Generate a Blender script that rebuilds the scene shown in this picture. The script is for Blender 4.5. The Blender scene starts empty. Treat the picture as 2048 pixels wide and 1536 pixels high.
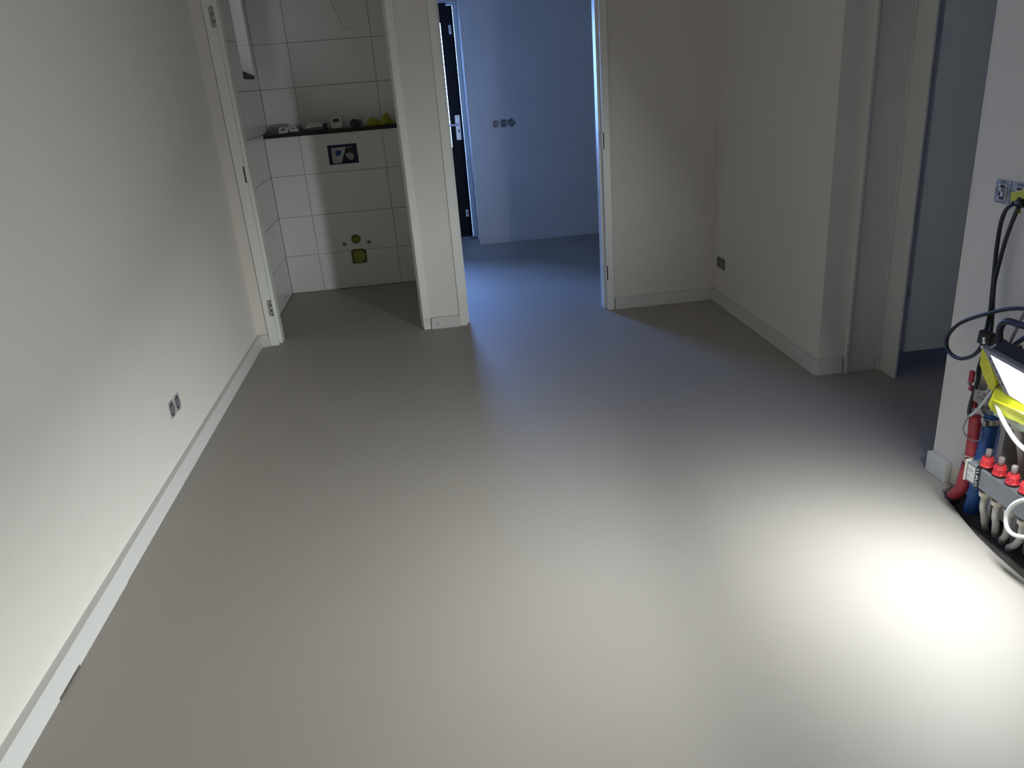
import bpy, bmesh, math, random
from mathutils import Vector, Matrix
random.seed(4)
sc = bpy.context.scene
COL = sc.collection

# ------------------------------------------------------------------ camera, sky, exposure
CR = Vector((0.9905469437600085, -0.1146904156684263, -0.07525198177795889))
CU = Vector((0.11227786577606957, 0.36271593794230356, 0.9251112523472008))
CF = Vector((0.07880630091862936, 0.9248152555599625, -0.37216435887801486))
EYE = Vector((0, 0, 1.5)); FPX = 1546.7
cd = bpy.data.cameras.new('camera'); cam = bpy.data.objects.new('camera', cd); COL.objects.link(cam)
cd.sensor_width = 36; cd.sensor_fit = 'HORIZONTAL'; cd.lens = FPX/2048*36; cd.clip_start = .01; cd.clip_end = 100
M = Matrix((CR, CU, -CF)).transposed().to_4x4(); M.translation = EYE
cam.matrix_world = M
sc.camera = cam
sc.view_settings.view_transform = 'Standard'; sc.view_settings.look = 'None'
sc.view_settings.gamma = 1; sc.view_settings.use_curve_mapping = False
sc.view_settings.exposure = 0.0

SKY = (0.25, 0.42, 1.0); SKY_STRENGTH = 37.0
LAMP_STRENGTH = 650.0
LAMP_AXIS = Vector((-.863, .0755, -.5)); LAMP_DOWN = Vector((.498, -.0436, -.866))
w = bpy.data.worlds.new('dusk_sky'); sc.world = w; w.use_nodes = True
nt = w.node_tree; bg = nt.nodes['Background']
tc = nt.nodes.new('ShaderNodeTexCoord'); nz = nt.nodes.new('ShaderNodeTexNoise'); nz.inputs['Scale'].default_value = 2.0
rp = nt.nodes.new('ShaderNodeValToRGB')
rp.color_ramp.elements[0].color = (SKY[0]*.92, SKY[1]*.95, SKY[2], 1); rp.color_ramp.elements[1].color = (SKY[0]*1.1, SKY[1]*1.06, SKY[2], 1)
nt.links.new(tc.outputs['Generated'], nz.inputs['Vector']); nt.links.new(nz.outputs['Fac'], rp.inputs['Fac'])
nt.links.new(rp.outputs['Color'], bg.inputs['Color']); bg.inputs['Strength'].default_value = SKY_STRENGTH

def portal(name, loc, direction, sx, sy):
    ld = bpy.data.lights.new(name, 'AREA'); ld.shape = 'RECTANGLE'; ld.size = sx; ld.size_y = sy
    ld.cycles.is_portal = True
    o = bpy.data.objects.new(name, ld); COL.objects.link(o); o.location = loc
    o.rotation_euler = Vector(direction).to_track_quat('-Z', 'Y').to_euler()
    return o
portal('daylight_portal', (-.05, 7.70, 1.45), (0, -1, 0), .72, 1.2)
portal('daylight_portal', (-1.36, 6.06, 2.0), (1, 0, 0), .4, .7)
portal('daylight_portal', (4.96, 3.0, 1.5), (-1, 0, 0), 1.7, 1.0)

# ------------------------------------------------------------------ helpers
def at(px, py, ax, c):
    """point of the photograph's ray through (px,py) on the plane axis=c (measuring helper)"""
    d = CF*FPX + CR*(px-1024) + CU*(768-py)
    return EYE + d*((c-EYE[ax])/d[ax])

def new_mat(name, color, rough=.5, metal=0., bump=0., bscale=60., var=0., vscale=3., spec=.5, emit=None, coat=0., trans=0.):
    m = bpy.data.materials.new(name); m.use_nodes = True
    n = m.node_tree; b = n.nodes['Principled BSDF']
    b.inputs['Base Color'].default_value = (*color, 1); b.inputs['Roughness'].default_value = rough
    b.inputs['Metallic'].default_value = metal; b.inputs['Specular IOR Level'].default_value = spec
    b.inputs['Coat Weight'].default_value = coat; b.inputs['Transmission Weight'].default_value = trans
    if emit: b.inputs['Emission Color'].default_value = (*emit[0], 1); b.inputs['Emission Strength'].default_value = emit[1]
    t = n.nodes.new('ShaderNodeTexCoord')
    if var > 0:
        z = n.nodes.new('ShaderNodeTexNoise'); z.inputs['Scale'].default_value = vscale; z.inputs['Detail'].default_value = 5
        r = n.nodes.new('ShaderNodeValToRGB')
        r.color_ramp.elements[0].position = .3; r.color_ramp.elements[1].position = .7
        r.color_ramp.elements[0].color = (*[c*(1-var) for c in color], 1); r.color_ramp.elements[1].color = (*[min(1, c*(1+var)) for c in color], 1)
        n.links.new(t.outputs['Object'], z.inputs['Vector']); n.links.new(z.outputs['Fac'], r.inputs['Fac']); n.links.new(r.outputs['Color'], b.inputs['Base Color'])
    if bump > 0:
        z = n.nodes.new('ShaderNodeTexNoise'); z.inputs['Scale'].default_value = bscale; z.inputs['Detail'].default_value = 3
        u = n.nodes.new('ShaderNodeBump'); u.inputs['Strength'].default_value = bump; u.inputs['Distance'].default_value = .002
        n.links.new(t.outputs['Object'], z.inputs['Vector']); n.links.new(z.outputs['Fac'], u.inputs['Height']); n.links.new(u.outputs['Normal'], b.inputs['Normal'])
    return m

def pane_mat(name, tint):
    m = bpy.data.materials.new(name); m.use_nodes = True; n = m.node_tree; n.nodes.clear()
    o = n.nodes.new('ShaderNodeOutputMaterial'); mx = n.nodes.new('ShaderNodeMixShader'); tr = n.nodes.new('ShaderNodeBsdfTransparent'); gl = n.nodes.new('ShaderNodeBsdfGlossy')
    fr = n.nodes.new('ShaderNodeFresnel'); fr.inputs['IOR'].default_value = 1.45
    tr.inputs['Color'].default_value = (*tint, 1); gl.inputs['Roughness'].default_value = .02
    n.links.new(fr.outputs[0], mx.inputs[0]); n.links.new(tr.outputs[0], mx.inputs[1]); n.links.new(gl.outputs[0], mx.inputs[2]); n.links.new(mx.outputs[0], o.inputs[0])
    return m

PLASTER = new_mat('plaster', (.775, .735, .675), .9, bump=.10, bscale=90, var=.015, vscale=2, spec=.2)
CEIL = new_mat('ceiling_paint', (.78, .77, .74), .9, bump=.08, spec=.2)
FLOOR = new_mat('poured_floor', (.403, .373, .330), .55, bump=.02, bscale=25, var=.02, vscale=1.4, spec=.25)
SCREED_SHADE = new_mat('screed_and_gap_shade', (.07, .06, .052), .95, bump=.8, bscale=120, var=.25, vscale=30)  # bare screed; also the painted shade in the baseboard gap
LACQ = new_mat('white_lacquer', (.84, .85, .80), .35, bump=.03, bscale=40, var=.01, vscale=6)
TILE = new_mat('white_tile', (.82, .825, .80), .25, var=.02, vscale=3, bump=.01, bscale=20)
GROUT = new_mat('grout', (.50, .49, .47), .9, bump=.4, bscale=200)
BLACKSTONE = new_mat('black_stone', (.014, .014, .014), .5, spec=.3, var=.3, vscale=50, bump=.05)
LEDGETOP = new_mat('dark_stone', (.10, .10, .095), .35, var=.2, vscale=40)
BLACKDOOR = new_mat('black_door_paint', (.005, .006, .008), .5, bump=.03, spec=.2)
STEEL = new_mat('brushed_steel', (.55, .55, .54), .28, 1., var=.05, vscale=60)
ALU = new_mat('bright_aluminium', (.78, .8, .82), .35, .6, var=.03, vscale=40)
ZINC = new_mat('zinc_plate', (.36, .36, .36), .42, .6, var=.15, vscale=90)
DARK = new_mat('dark_plastic', (.012, .012, .014), .4, var=.1, vscale=60)
GREYPL = new_mat('grey_plastic', (.22, .22, .22), .5, var=.1, vscale=60)
RUBBER = new_mat('black_rubber', (.014, .016, .018), .45, var=.2, vscale=80, bump=.05)
WHITEPL = new_mat('white_plastic', (.78, .78, .74), .4, var=.02, vscale=20)
YELLOW = new_mat('yellow_rubber', (.75, .78, .02), .5, var=.06, vscale=30)
YCAP = new_mat('yellow_cap', (.30, .31, .03), .45, var=.06, vscale=30)
YTAPE = new_mat('yellow_tape', (.60, .60, .03), .45, var=.15, vscale=90)
YCLOTH = new_mat('yellow_cloth', (.33, .34, .03), .95, var=.15, vscale=40, bump=.6, bscale=90)
REDPIPE = new_mat('red_sleeve', (.42, .045, .06), .45, var=.12, vscale=40, bump=.05)
BLUEPIPE = new_mat('blue_sleeve', (.02, .10, .34), .45, var=.12, vscale=40, bump=.05)
REDKNOB = new_mat('red_knob', (.80, .05, .06), .4, var=.08, vscale=60)
BAR = new_mat('grey_manifold', (.20, .22, .235), .5, var=.08, vscale=50, bump=.1, bscale=200)
BARTOP = BAR
PIPE = new_mat('grey_pipe', (.46, .45, .42), .5, var=.05, vscale=30)
COLLAR = new_mat('cream_collar', (.62, .58, .48), .5, var=.05, vscale=40)
BRASS = new_mat('nickel_brass', (.70, .66, .55), .3, .7, var=.08, vscale=50)
TUBE = new_mat('clear_tube', (.34, .29, .28), .25, var=.3, vscale=160)
PAPER = new_mat('paper_label', (.62, .63, .60), .7, var=.03, vscale=60)
GREYTAG = new_mat('grey_tag', (.40, .39, .42), .6, var=.05, vscale=60)
GREENTAG = new_mat('pale_green_label', (.60, .66, .62), .6, var=.03, vscale=60)
INK = new_mat('ink', (.03, .03, .05), .7, var=.1, vscale=90)
PENCIL = new_mat('pencil', (.30, .30, .28), .9, var=.2, vscale=200)
WHITEINK = new_mat('white_print', (.75, .76, .78), .6, var=.05, vscale=90)
NAVY = new_mat('navy_housing', (.035, .036, .075), .42, var=.1, vscale=40, bump=.05)
BEZEL = new_mat('grey_bezel', (.26, .27, .32), .4, var=.06, vscale=50)
BLUECARD = new_mat('blue_card', (.016, .016, .10), .5, var=.1, vscale=30)
BLUEPRINT = new_mat('blue_print', (.02, .08, .36), .6, var=.1, vscale=40)
BLACKPRINT = new_mat('black_print', (.008, .008, .010), .5, var=.1, vscale=40)
CARDBOARD = new_mat('grey_card', (.22, .22, .21), .8, var=.06, vscale=40)
NAVYPL = new_mat('navy_plastic', (.012, .014, .035), .45, var=.1, vscale=40)
DOORPANE = pane_mat('door_glass', (.9, .97, 1.0)); WINPANE = pane_mat('window_glass', (.38, .30, .20)); SIDEPANE = pane_mat('side_pane_filter', (.20, .18, .18))  # pane tints set how much daylight, and its colour, each window lets in
LED = new_mat('led_panel', (.9, .9, .9), .5, emit=((.925, .98, 1.0), LAMP_STRENGTH), var=.01)
# added falloff, no known lens: dims light toward the foot to soften contrast
_n = LED.node_tree; _g = _n.nodes.new('ShaderNodeNewGeometry'); _d = _n.nodes.new('ShaderNodeVectorMath'); _d.operation = 'DOT_PRODUCT'
_d.inputs[1].default_value = LAMP_DOWN
_a = _n.nodes.new('ShaderNodeMapRange'); _a.inputs['From Min'].default_value = -1; _a.inputs['From Max'].default_value = 1
_r = _n.nodes.new('ShaderNodeValToRGB'); _m = _n.nodes.new('ShaderNodeMath'); _m.operation = 'MULTIPLY'; _m.inputs[1].default_value = LAMP_STRENGTH
_r.color_ramp.elements[0].position = .24; _r.color_ramp.elements[0].color = (.36, .36, .36, 1)
for _p, _v in ((.37, 1.0), (.43, .82)): _e = _r.color_ramp.elements.new(_p); _e.color = (_v, _v, _v, 1)
_e = _r.color_ramp.elements[-1]; _e.position = .55; _e.color = (.22, .22, .22, 1)
_e = _r.color_ramp.elements.new(.90); _e.color = (.27, .27, .27, 1)
_n.links.new(_g.outputs['Incoming'], _d.inputs[0]); _n.links.new(_d.outputs['Value'], _a.inputs['Value']); _n.links.new(_a.outputs['Result'], _r.inputs['Fac'])
_b = _n.nodes.new('ShaderNodeMath'); _b.operation = 'SUBTRACT'; _b.inputs[0].default_value = 1; _n.links.new(_g.outputs['Backfacing'], _b.inputs[1])
_k = _n.nodes.new('ShaderNodeMath'); _k.operation = 'MULTIPLY'; _n.links.new(_b.outputs[0], _k.inputs[1]); _n.links.new(_m.outputs[0], _k.inputs[0])
_n.links.new(_r.outputs['Color'], _m.inputs[0]); _n.links.new(_k.outputs[0], _n.nodes['Principled BSDF'].inputs['Emission Strength'])

class MB:
    """collects shapes for ONE mesh; F maps its local coordinates to the room"""
    def __init__(s, F=None): s.bm = bmesh.new(); s.F = F or Matrix.Identity(4)
    def v(s, p): return s.bm.verts.new(s.F @ Vector(p))
    def face(s, vs):
        try: return s.bm.faces.new(vs)
        except ValueError: return None
    def box(s, x0, x1, y0, y1, z0, z1):
        a = [s.v((x, y, z)) for z in (z0, z1) for y in (y0, y1) for x in (x0, x1)]
        for q in ((0,2,3,1),(4,5,7,6),(0,1,5,4),(2,6,7,3),(0,4,6,2),(1,3,7,5)): s.face([a[i] for i in q])
        return s
    def quad(s, *p): s.face([s.v(q) for q in p]); return s
    def prism(s, poly, d):
        """poly: 3D points in a plane, d: extrusion vector"""
        d = Vector(d); a = [s.v(p) for p in poly]; b = [s.v(Vector(p)+d) for p in poly]
        s.face(a[::-1]); s.face(b); n = len(a)
        for i in range(n): s.face([a[i], a[(i+1)%n], b[(i+1)%n], b[i]])
        return s
    def tube(s, pts, r, n=10, smooth=6, caps=True, taper=None):
        P = [Vector(p) for p in pts]
        if smooth and len(P) > 2:
            Q = []
            for i in range(len(P)-1):
                p0 = P[max(i-1,0)]; p1 = P[i]; p2 = P[i+1]; p3 = P[min(i+2,len(P)-1)]
                for k in range(smooth):
                    t = k/smooth
                    Q.append(.5*((2*p1)+(p2-p0)*t+(2*p0-5*p1+4*p2-p3)*t*t+(3*p1-p0-3*p2+p3)*t**3))
            Q.append(P[-1]); P = Q
        rings = []; T = (P[1]-P[0]).normalized(); U = T.orthogonal().normalized()
        for i, p in enumerate(P):
            t = (P[min(i+1,len(P)-1)]-P[max(i-1,0)]).normalized()
            U = (U - t*U.dot(t)).normalized(); V = t.cross(U)
            rr = r if not taper else r*(1+(taper-1)*i/(len(P)-1))
            rings.append([s.v(p+U*rr*math.cos(2*math.pi*k/n)+V*rr*math.sin(2*math.pi*k/n)) for k in range(n)])
        for a, b in zip(rings, rings[1:]):
            for k in range(n):
                f = s.face([a[k], a[(k+1)%n], b[(k+1)%n], b[k]])
                if f: f.smooth = True
        if caps: s.face(rings[0][::-1]); s.face(rings[-1])
        return s
    def lathe(s, o, axis, prof, n=20, smooth=False):
        """prof: list of (radius, height along axis)"""
        o = Vector(o); A = Vector(axis).normalized(); U = A.orthogonal().normalized(); V = A.cross(U); rings = []
        for r, h in prof:
            rings.append([s.v(o+A*h+(U*math.cos(2*math.pi*k/n)+V*math.sin(2*math.pi*k/n))*max(r,1e-5)) for k in range(n)])
        for a, b in zip(rings, rings[1:]):
            for k in range(n):
                f = s.face([a[k], a[(k+1)%n], b[(k+1)%n], b[k]])
                if f: f.smooth = smooth
        s.face(rings[0][::-1]); s.face(rings[-1])
        return s
    def ribbon(s, strokes, width, thick, O, X, Y, N):
        """flat pen strokes: lists of 2D points laid on the plane O + x X + y Y, lifted along N"""
        O = Vector(O); X = Vector(X); Y = Vector(Y); N = Vector(N)
        for st in strokes:
            for (x0, y0), (x1, y1) in zip(st, st[1:]):
                d = Vector((x1-x0, y1-y0)); L = d.length
                if L < 1e-6: continue
                d /= L; p = Vector((-d.y, d.x))*width/2; e = d*width*.3
                c = [(x0-e.x+p.x, y0-e.y+p.y), (x0-e.x-p.x, y0-e.y-p.y), (x1+e.x-p.x, y1+e.y-p.y), (x1+e.x+p.x, y1+e.y+p.y)]
                s.prism([O+X*a+Y*b for a, b in c], N*thick)
        return s
    def bevel(s, w_, seg=2):
        s.bm.normal_update()
        E_ = [e for e in s.bm.edges if len(e.link_faces) == 2 and e.calc_face_angle(0) > .6]
        bmesh.ops.bevel(s.bm, geom=E_, offset=w_, segments=seg, profile=.5, affect='EDGES', clamp_overlap=True)
        return s

ORG = {}
TINY = {'slot', 'rivet', 'terminal', 'recess', 'contact', 'keyhole', 'lock_hole', 'printed_mark', 'small_print', 'printed_lines', 'white_print', 'white_lettering', 'handwriting', 'pencil_mark', 'screw', 'vent_screw', 'cooling_fin', 'knuckle', 'clamp_screw'}
def obj(name, mb, mat, parent=None, label=None, recalc=True, kind=None):
    bm = mb.bm
    if recalc: bmesh.ops.recalc_face_normals(bm, faces=bm.faces)
    o0 = ORG.get(parent.name, Vector()) if parent else Vector()
    bmesh.ops.translate(bm, verts=bm.verts, vec=-o0)
    me = bpy.data.meshes.new(name); bm.to_mesh(me); bm.free(); me.materials.append(mat)
    o = bpy.data.objects.new(name, me); COL.objects.link(o)
    if parent: o.parent = parent
    ORG[o.name] = o0
    if label: o['label'] = label
    if kind or name in TINY: o['kind'] = kind or 'stuff'
    return o
def tag(o, label, cat, group=None):
    o['label'] = label; o['category'] = cat
    if group: o['group'] = group
    return o
def thing(name, label, cat, loc, group=None):
    o = bpy.data.objects.new(name, None); COL.objects.link(o); o.location = loc; o.empty_display_size = .05
    ORG[o.name] = Vector(loc); return tag(o, label, cat, group)
def struct(name, mb, mat, label, parent=None):
    o = obj(name, mb, mat, parent); o['kind'] = 'structure'; o['label'] = label; return o
def frame(o, X, Y, Z):
    m = Matrix((Vector(X).normalized(), Vector(Y).normalized(), Vector(Z).normalized())).transposed().to_4x4(); m.translation = Vector(o); return m

H = 2.6
# ------------------------------------------------------------------ floor, ceiling, walls
PIT = [(1.79, 2.262), (1.735, 2.262), (1.702, 2.250), (1.683, 2.195), (1.667, 2.12), (1.650, 2.05), (1.634, 1.97), (1.622, 1.86), (1.618, 1.75), (1.616, 1.30), (1.79, 1.30)]
m = MB(); z = -.12
m.box(-1.4, 1.50, -3.2, 8.0, z, 0)
m.box(1.79, 5.2, -3.2, 8.0, z, 0)
m.box(1.50, 1.79, -3.2, 1.30, z, 0)
m.box(1.50, 1.79, 2.262, 8.0, z, 0)
m.prism([(1.50, 1.30, z)] + [(1.50, 2.262, z)] + [(x, y, z) for x, y in PIT[1:-1]], (0, 0, -z))
struct('floor', m, FLOOR, 'smooth grey beige poured floor of the empty room')
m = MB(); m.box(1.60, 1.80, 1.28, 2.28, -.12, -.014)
struct('trim_1', m, SCREED_SHADE, 'dark bare screed strip under the heating manifold')
m = MB(); m.box(-1.4, 5.2, -3.2, 8.0, H, H+.1); struct('ceiling', m, CEIL, 'plain white ceiling above the frame')

XL = -1.184; YB = 4.847; XR = 1.81; XN = 1.762
m = MB(); m.box(XL-.12, XL, -3.1, YB, 0, H); struct('wall_left', m, PLASTER, 'long bare plastered wall on the left')
m = MB()
m.box(XL-.12, -1.105, YB, YB+.11, 0, H)
m.box(-.088, .112, YB, YB+.11, 0, H)
m.box(1.128, 2.6, YB, YB+.11, 0, H)
m.box(-1.105, -.088, YB, YB+.11, 2.33, H); m.box(.112, 1.128, YB, YB+.11, 2.33, H)
struct('wall_back', m, PLASTER, 'plastered back wall with the two doorways')
m = MB(); m.box(XR, 2.12, 3.40, YB, 0, H); m.box(XR, 2.12, 2.402, 3.40, 2.36, H)
struct('wall_right', m, PLASTER, 'shaded plastered wall on the right beyond the passage')
m = MB(); m.box(XN, 2.12, -3.1, 2.402, 0, H); struct('wall_right_front', m, PLASTER, 'near right wall behind the heating manifold')
m = MB(); m.box(XL-.12, 5.2, -3.2, -3.1, 0, H); struct('wall_front', m, PLASTER, 'wall behind the viewer')
# corner bead on the near wall's edge
m = MB(); m.box(XN-.0015, XN+.02, 2.398, 2.4035, .0, 2.36); m.bevel(.0012, 1); struct('trim_2', m, LACQ, 'thin corner bead on the end of the near right wall')
# next room on the right
m = MB(); m.box(2.12, 5.2, 4.2, 4.3, 0, H); struct('wall_side_room_back', m, PLASTER, 'back wall of the dim side room beyond the passage')
m = MB(); m.box(5.0, 5.1, -3.1, 2.1, 0, H); m.box(5.0, 5.1, 3.9, 4.2, 0, H); m.box(5.0, 5.1, 2.1, 3.9, 0, .95); m.box(5.0, 5.1, 2.1, 3.9, 2.05, H)
struct('wall_side_room_right', m, PLASTER, 'far wall of the side room with the added window')
m = MB(); m.box(2.12, 5.0, .2, .3, 0, H); struct('wall_side_room_front', m, PLASTER, 'near wall of the side room')
m = MB(); m.box(5.03, 5.07, 2.1, 2.16, .95, 2.05); m.box(5.03, 5.07, 3.84, 3.9, .95, 2.05); m.box(5.03, 5.07, 2.16, 3.84, .95, 1.01); m.box(5.03, 5.07, 2.16, 3.84, 1.99, 2.05)  # unseen window, assumed and widened to light the side room floor
wn = struct('window_added', m, LACQ, 'added side room window, unseen, widened to let light in'); mm = MB(); mm.box(5.045, 5.055, 2.16, 3.84, 1.01, 1.99); obj('pane', mm, SIDEPANE, wn)

# ------------------------------------------------------------------ toilet room shell
XT = -1.166; YT = 6.17; YU = 6.376; XTR = -.088
m = MB()
m.box(XT-.27, XT-.01, YB+.11, 5.86, 0, H); m.box(XT-.27, XT-.01, 6.258, 6.5, 0, H)
m.box(XT-.27, XT-.01, 5.86, 6.258, 0, 1.6); m.box(XT-.27, XT-.01, 5.86, 6.258, 2.35, H)
wtl = struct('wall_toilet_left', m, GROUT, 'left toilet wall of white tiles with a small window')
m = MB(); m.box(XT, XTR, YU+.009, 6.55, 0, H); wtb = struct('wall_toilet_back', m, GROUT, 'upper back wall of the toilet in white tiles')
m = MB(); m.box(XT, XTR, YT+.03, YU, 0, .958); m.box(XT, -.718, YT+.03, YU, .958, 1.10); m.box(-.498, XTR, YT+.03, YU, .958, 1.10)
m.box(XT, XTR, YT+.03, YU, 1.10, 1.185); m.box(-.718, -.498, YT+.09, YU, .958, 1.10)
for a, b, c, d in ((XT, -.718, .0, 1.185), (-.498, XTR, 0, 1.185), (-.718, -.498, .0, .10), (-.718, -.498, .46, .957), (-.718, -.498, 1.101, 1.185)): m.box(a, b, YT+.0095, YT+.031, c, d)
wtc = struct('wall_toilet_cistern', m, GROUT, 'low boxed-in cistern wall of white tiles with pipe holes')
m = MB(); m.box(XTR, .0, YB+.11, 6.5, 0, H); struct('wall_toilet_right', m, PLASTER, 'partition between toilet and hall')

G = .0016
def tile_plate(cells, face, depth, holes, parent, label=None):
    """one tile: rectangle u0,u1,v0,v1 with round holes [(u,v,r)] and square holes [(u0,u1,v0,v1)]; face(u,v,d)->point"""
    u0, u1, v0, v1 = cells; u0 += G; u1 -= G; v0 += G; v1 -= G
    rd = [h for h in holes if len(h) == 3]; sq = [h for h in holes if len(h) == 4]
    us = {u0, u1}
    for u, v, r in rd: us |= {u-r*1.3, u+r*1.3}
    for a, b, c, d in sq: us |= {max(u0,a), min(u1,b)}
    us = sorted(us); us = [q for k, q in enumerate(us) if k == 0 or q-us[k-1] > 1e-5]; m = MB()
    if not holes:
        pts = [(u0,v0),(u1,v0),(u1,v1),(u0,v1)]; c = .0012
        a = [m.v(face(u, v, 0)) for u, v in ((u0+c,v0+c),(u1-c,v0+c),(u1-c,v1-c),(u0+c,v1-c))]
        b = [m.v(face(u, v, c)) for u, v in pts]; d = [m.v(face(u, v, depth)) for u, v in pts]
        m.face(a)
        for i in range(4): m.face([a[i],a[(i+1)%4],b[(i+1)%4],b[i]]); m.face([b[i],b[(i+1)%4],d[(i+1)%4],d[i]])
        m.face(d[::-1])
        return obj('tile', m, TILE, parent, label)
    for i in range(len(us)-1):
        um = (us[i]+us[i+1])/2; vs = {v0, v1}
        for u, v, r in rd:
            if abs(um-u) < r*1.3: vs |= {v-r*1.3, v+r*1.3}
        for a, b, c, d in sq:
            if a < um < b: vs |= {max(v0,c), min(v1,d)}
        vs = sorted(vs)
        for j in range(len(vs)-1):
            a, b, c, d = us[i], us[i+1], vs[j], vs[j+1]; uc, vc = (a+b)/2, (c+d)/2
            if any(s[0] <= uc <= s[1] and s[2] <= vc <= s[3] for s in sq): continue
            hit = [h for h in rd if abs(h[0]-uc) < h[2]*1.3 and abs(h[1]-vc) < h[2]*1.3]
            big = [h for h in hit if abs(h[0]-uc) < 1e-4 and abs(h[1]-vc) < 1e-4]
            if big:
                u, v, r = big[0]; n = 24; k = r*1.3; inn = []; out = []; bk = []
                for q in range(n):
                    t = 2*math.pi*(q+.5)/n; cx, sy = math.cos(t), math.sin(t); f = k/max(abs(cx), abs(sy))
                    inn.append(m.v(face(u+r*cx, v+r*sy, 0))); out.append(m.v(face(u+f*cx, v+f*sy, 0))); bk.append(m.v(face(u+r*cx, v+r*sy, depth)))
                for q in range(n):
                    e = (q+1) % n; m.face([inn[q], out[q], out[e], inn[e]]); m.face([inn[q], inn[e], bk[e], bk[q]])
                for sx in (-1, 1):
                    for sz in (-1, 1):
                        cand = sorted(range(n), key=lambda q: (Vector(out[q].co)-m.F@Vector(face(u+sx*k, v+sz*k, 0))).length)[:2]
                        m.face([out[cand[0]], m.v(face(u+sx*k, v+sz*k, 0)), out[cand[1]]])
            else:
                m.quad(face(a,c,0), face(b,c,0), face(b,d,0), face(a,d,0))
    bdr = [(u0,v0),(u1,v0),(u1,v1),(u0,v1)]
    for q in range(4):
        a, b = bdr[q], bdr[(q+1)%4]; m.quad(face(*a,0), face(*b,0), face(*b,depth), face(*a,depth))
    for s in sq:
        c_ = [(max(u0,s[0]),max(v0,s[2])),(min(u1,s[1]),max(v0,s[2])),(min(u1,s[1]),min(v1,s[3])),(max(u0,s[0]),min(v1,s[3]))]
        for q in range(4): m.quad(face(*c_[q],0), face(*c_[(q+1)%4],0), face(*c_[(q+1)%4],depth), face(*c_[q],depth))
    return obj('tile', m, TILE, parent, label)

XS = [XT, -.912, -.296, XTR]
LOW = [.004, .296, .597, .905, 1.185]
FL = lambda u, v, d: (u, YT+d, v)
FU = lambda u, v, d: (u, YU+d, v)
FS = lambda u, v, d: (XT-d, u, v)
DRAIN = (-.660, -.543, .192, .330)
for j in range(4):
    for i in range(3):
        holes = []; lab = None
        if i == 1 and j == 3: holes = [(-.718, -.498, .958, 1.10)]; lab = 'wall tile cut out around the blue flush cover'
        if i == 1 and j == 0: holes = [(-.660, -.543, .192, .30)]; lab = 'wall tile with a square cut for the drain'
        if i == 1 and j == 1: holes = [(-.607, .385, .036), (-.702, .352, .0135), (-.512, .350, .0135), (-.6538, -.5602, .29, .306)]; lab = 'wall tile drilled for the flush pipe and two bolts'
        tile_plate((XS[i], XS[i+1], LOW[j], LOW[j+1]), FL, .0095, holes, wtc, lab)
UP = [1.212, 1.521, 1.829, 2.135, 2.44, 2.6]
for j in range(5):
    for i in range(3): tile_plate((XS[i], XS[i+1], UP[j], UP[j+1]), FU, .0088, [], wtb)
SY = [YB+.115, 5.14, 5.745, 6.376]
SZ = LOW[:-1] + [1.212] + UP[1:]
for j in range(len(SZ)-1):
    for i in range(3):
        y1 = YT-.001 if (SZ[j+1] < 1.22 and i == 2) else SY[i+1]
        if i == 2 and SZ[j+1] > 1.6:
            tile_plate((SY[i], 5.86, SZ[j], SZ[j+1]), FS, .0095, [], wtl); tile_plate((6.258, SY[3], SZ[j], SZ[j+1]), FS, .0095, [], wtl)
            if SZ[j] < 1.6: tile_plate((5.86, 6.258, SZ[j], 1.6), FS, .0095, [], wtl)
            if SZ[j+1] > 2.35: tile_plate((5.86, 6.258, max(2.35, SZ[j]), SZ[j+1]), FS, .0095, [], wtl)
        else: tile_plate((SY[i], y1, SZ[j], SZ[j+1]), FS, .0095, [], wtl)
# window in the toilet's left wall
m = MB()
xa, xb = XT-.25, XT-.20
m.box(xa, xb, 5.861, 5.905, 1.60, 2.349); m.box(xa, xb, 6.213, 6.257, 1.60, 2.349); m.box(xa, xb, 5.905, 6.213, 1.60, 1.65); m.box(xa, xb, 5.905, 6.213, 2.30, 2.349)
wn = struct('window_1', m, LACQ, 'small window high in the left toilet wall')
m = MB(); m.box(XT-.228, XT-.222, 5.905, 6.213, 1.65, 2.30); obj('pane', m, WINPANE, wn)
m = MB(); m.prism([(XT+.001, 5.862, 1.601), (XT+.001, 6.256, 1.601), (XT+.001, 6.256, 1.622), (XT+.001, 5.862, 1.650)], (-.199, 0, 0)); obj('sill', m, BLACKSTONE, wn, 'black stone sill at the foot of the window')
for i, (z0, z1) in enumerate(((1.6, 1.829), (1.829, 2.135), (2.135, 2.349))):
    m = MB(); m.box(XT-.2, XT-.0005, 6.2560, 6.2579, z0+G, z1-G); obj('reveal_tile', m, TILE, wn)
# stone ledge on the cistern wall
m = MB(); m.box(XT+.001, XTR-.001, YT-.012, YU-.001, 1.1865, 1.2105); m.bevel(.002, 2)
ledge = tag(obj('ledge', m, BLACKSTONE), 'dark stone ledge across the top of the toilet cistern wall', 'ledge')
m = MB(); m.box(XT+.002, XTR-.002, YT-.009, YU-.002, 1.2104, 1.2112); obj('honed_top', m, LEDGETOP, ledge, 'greyish honed top face')
ZL = 1.2113

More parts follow.
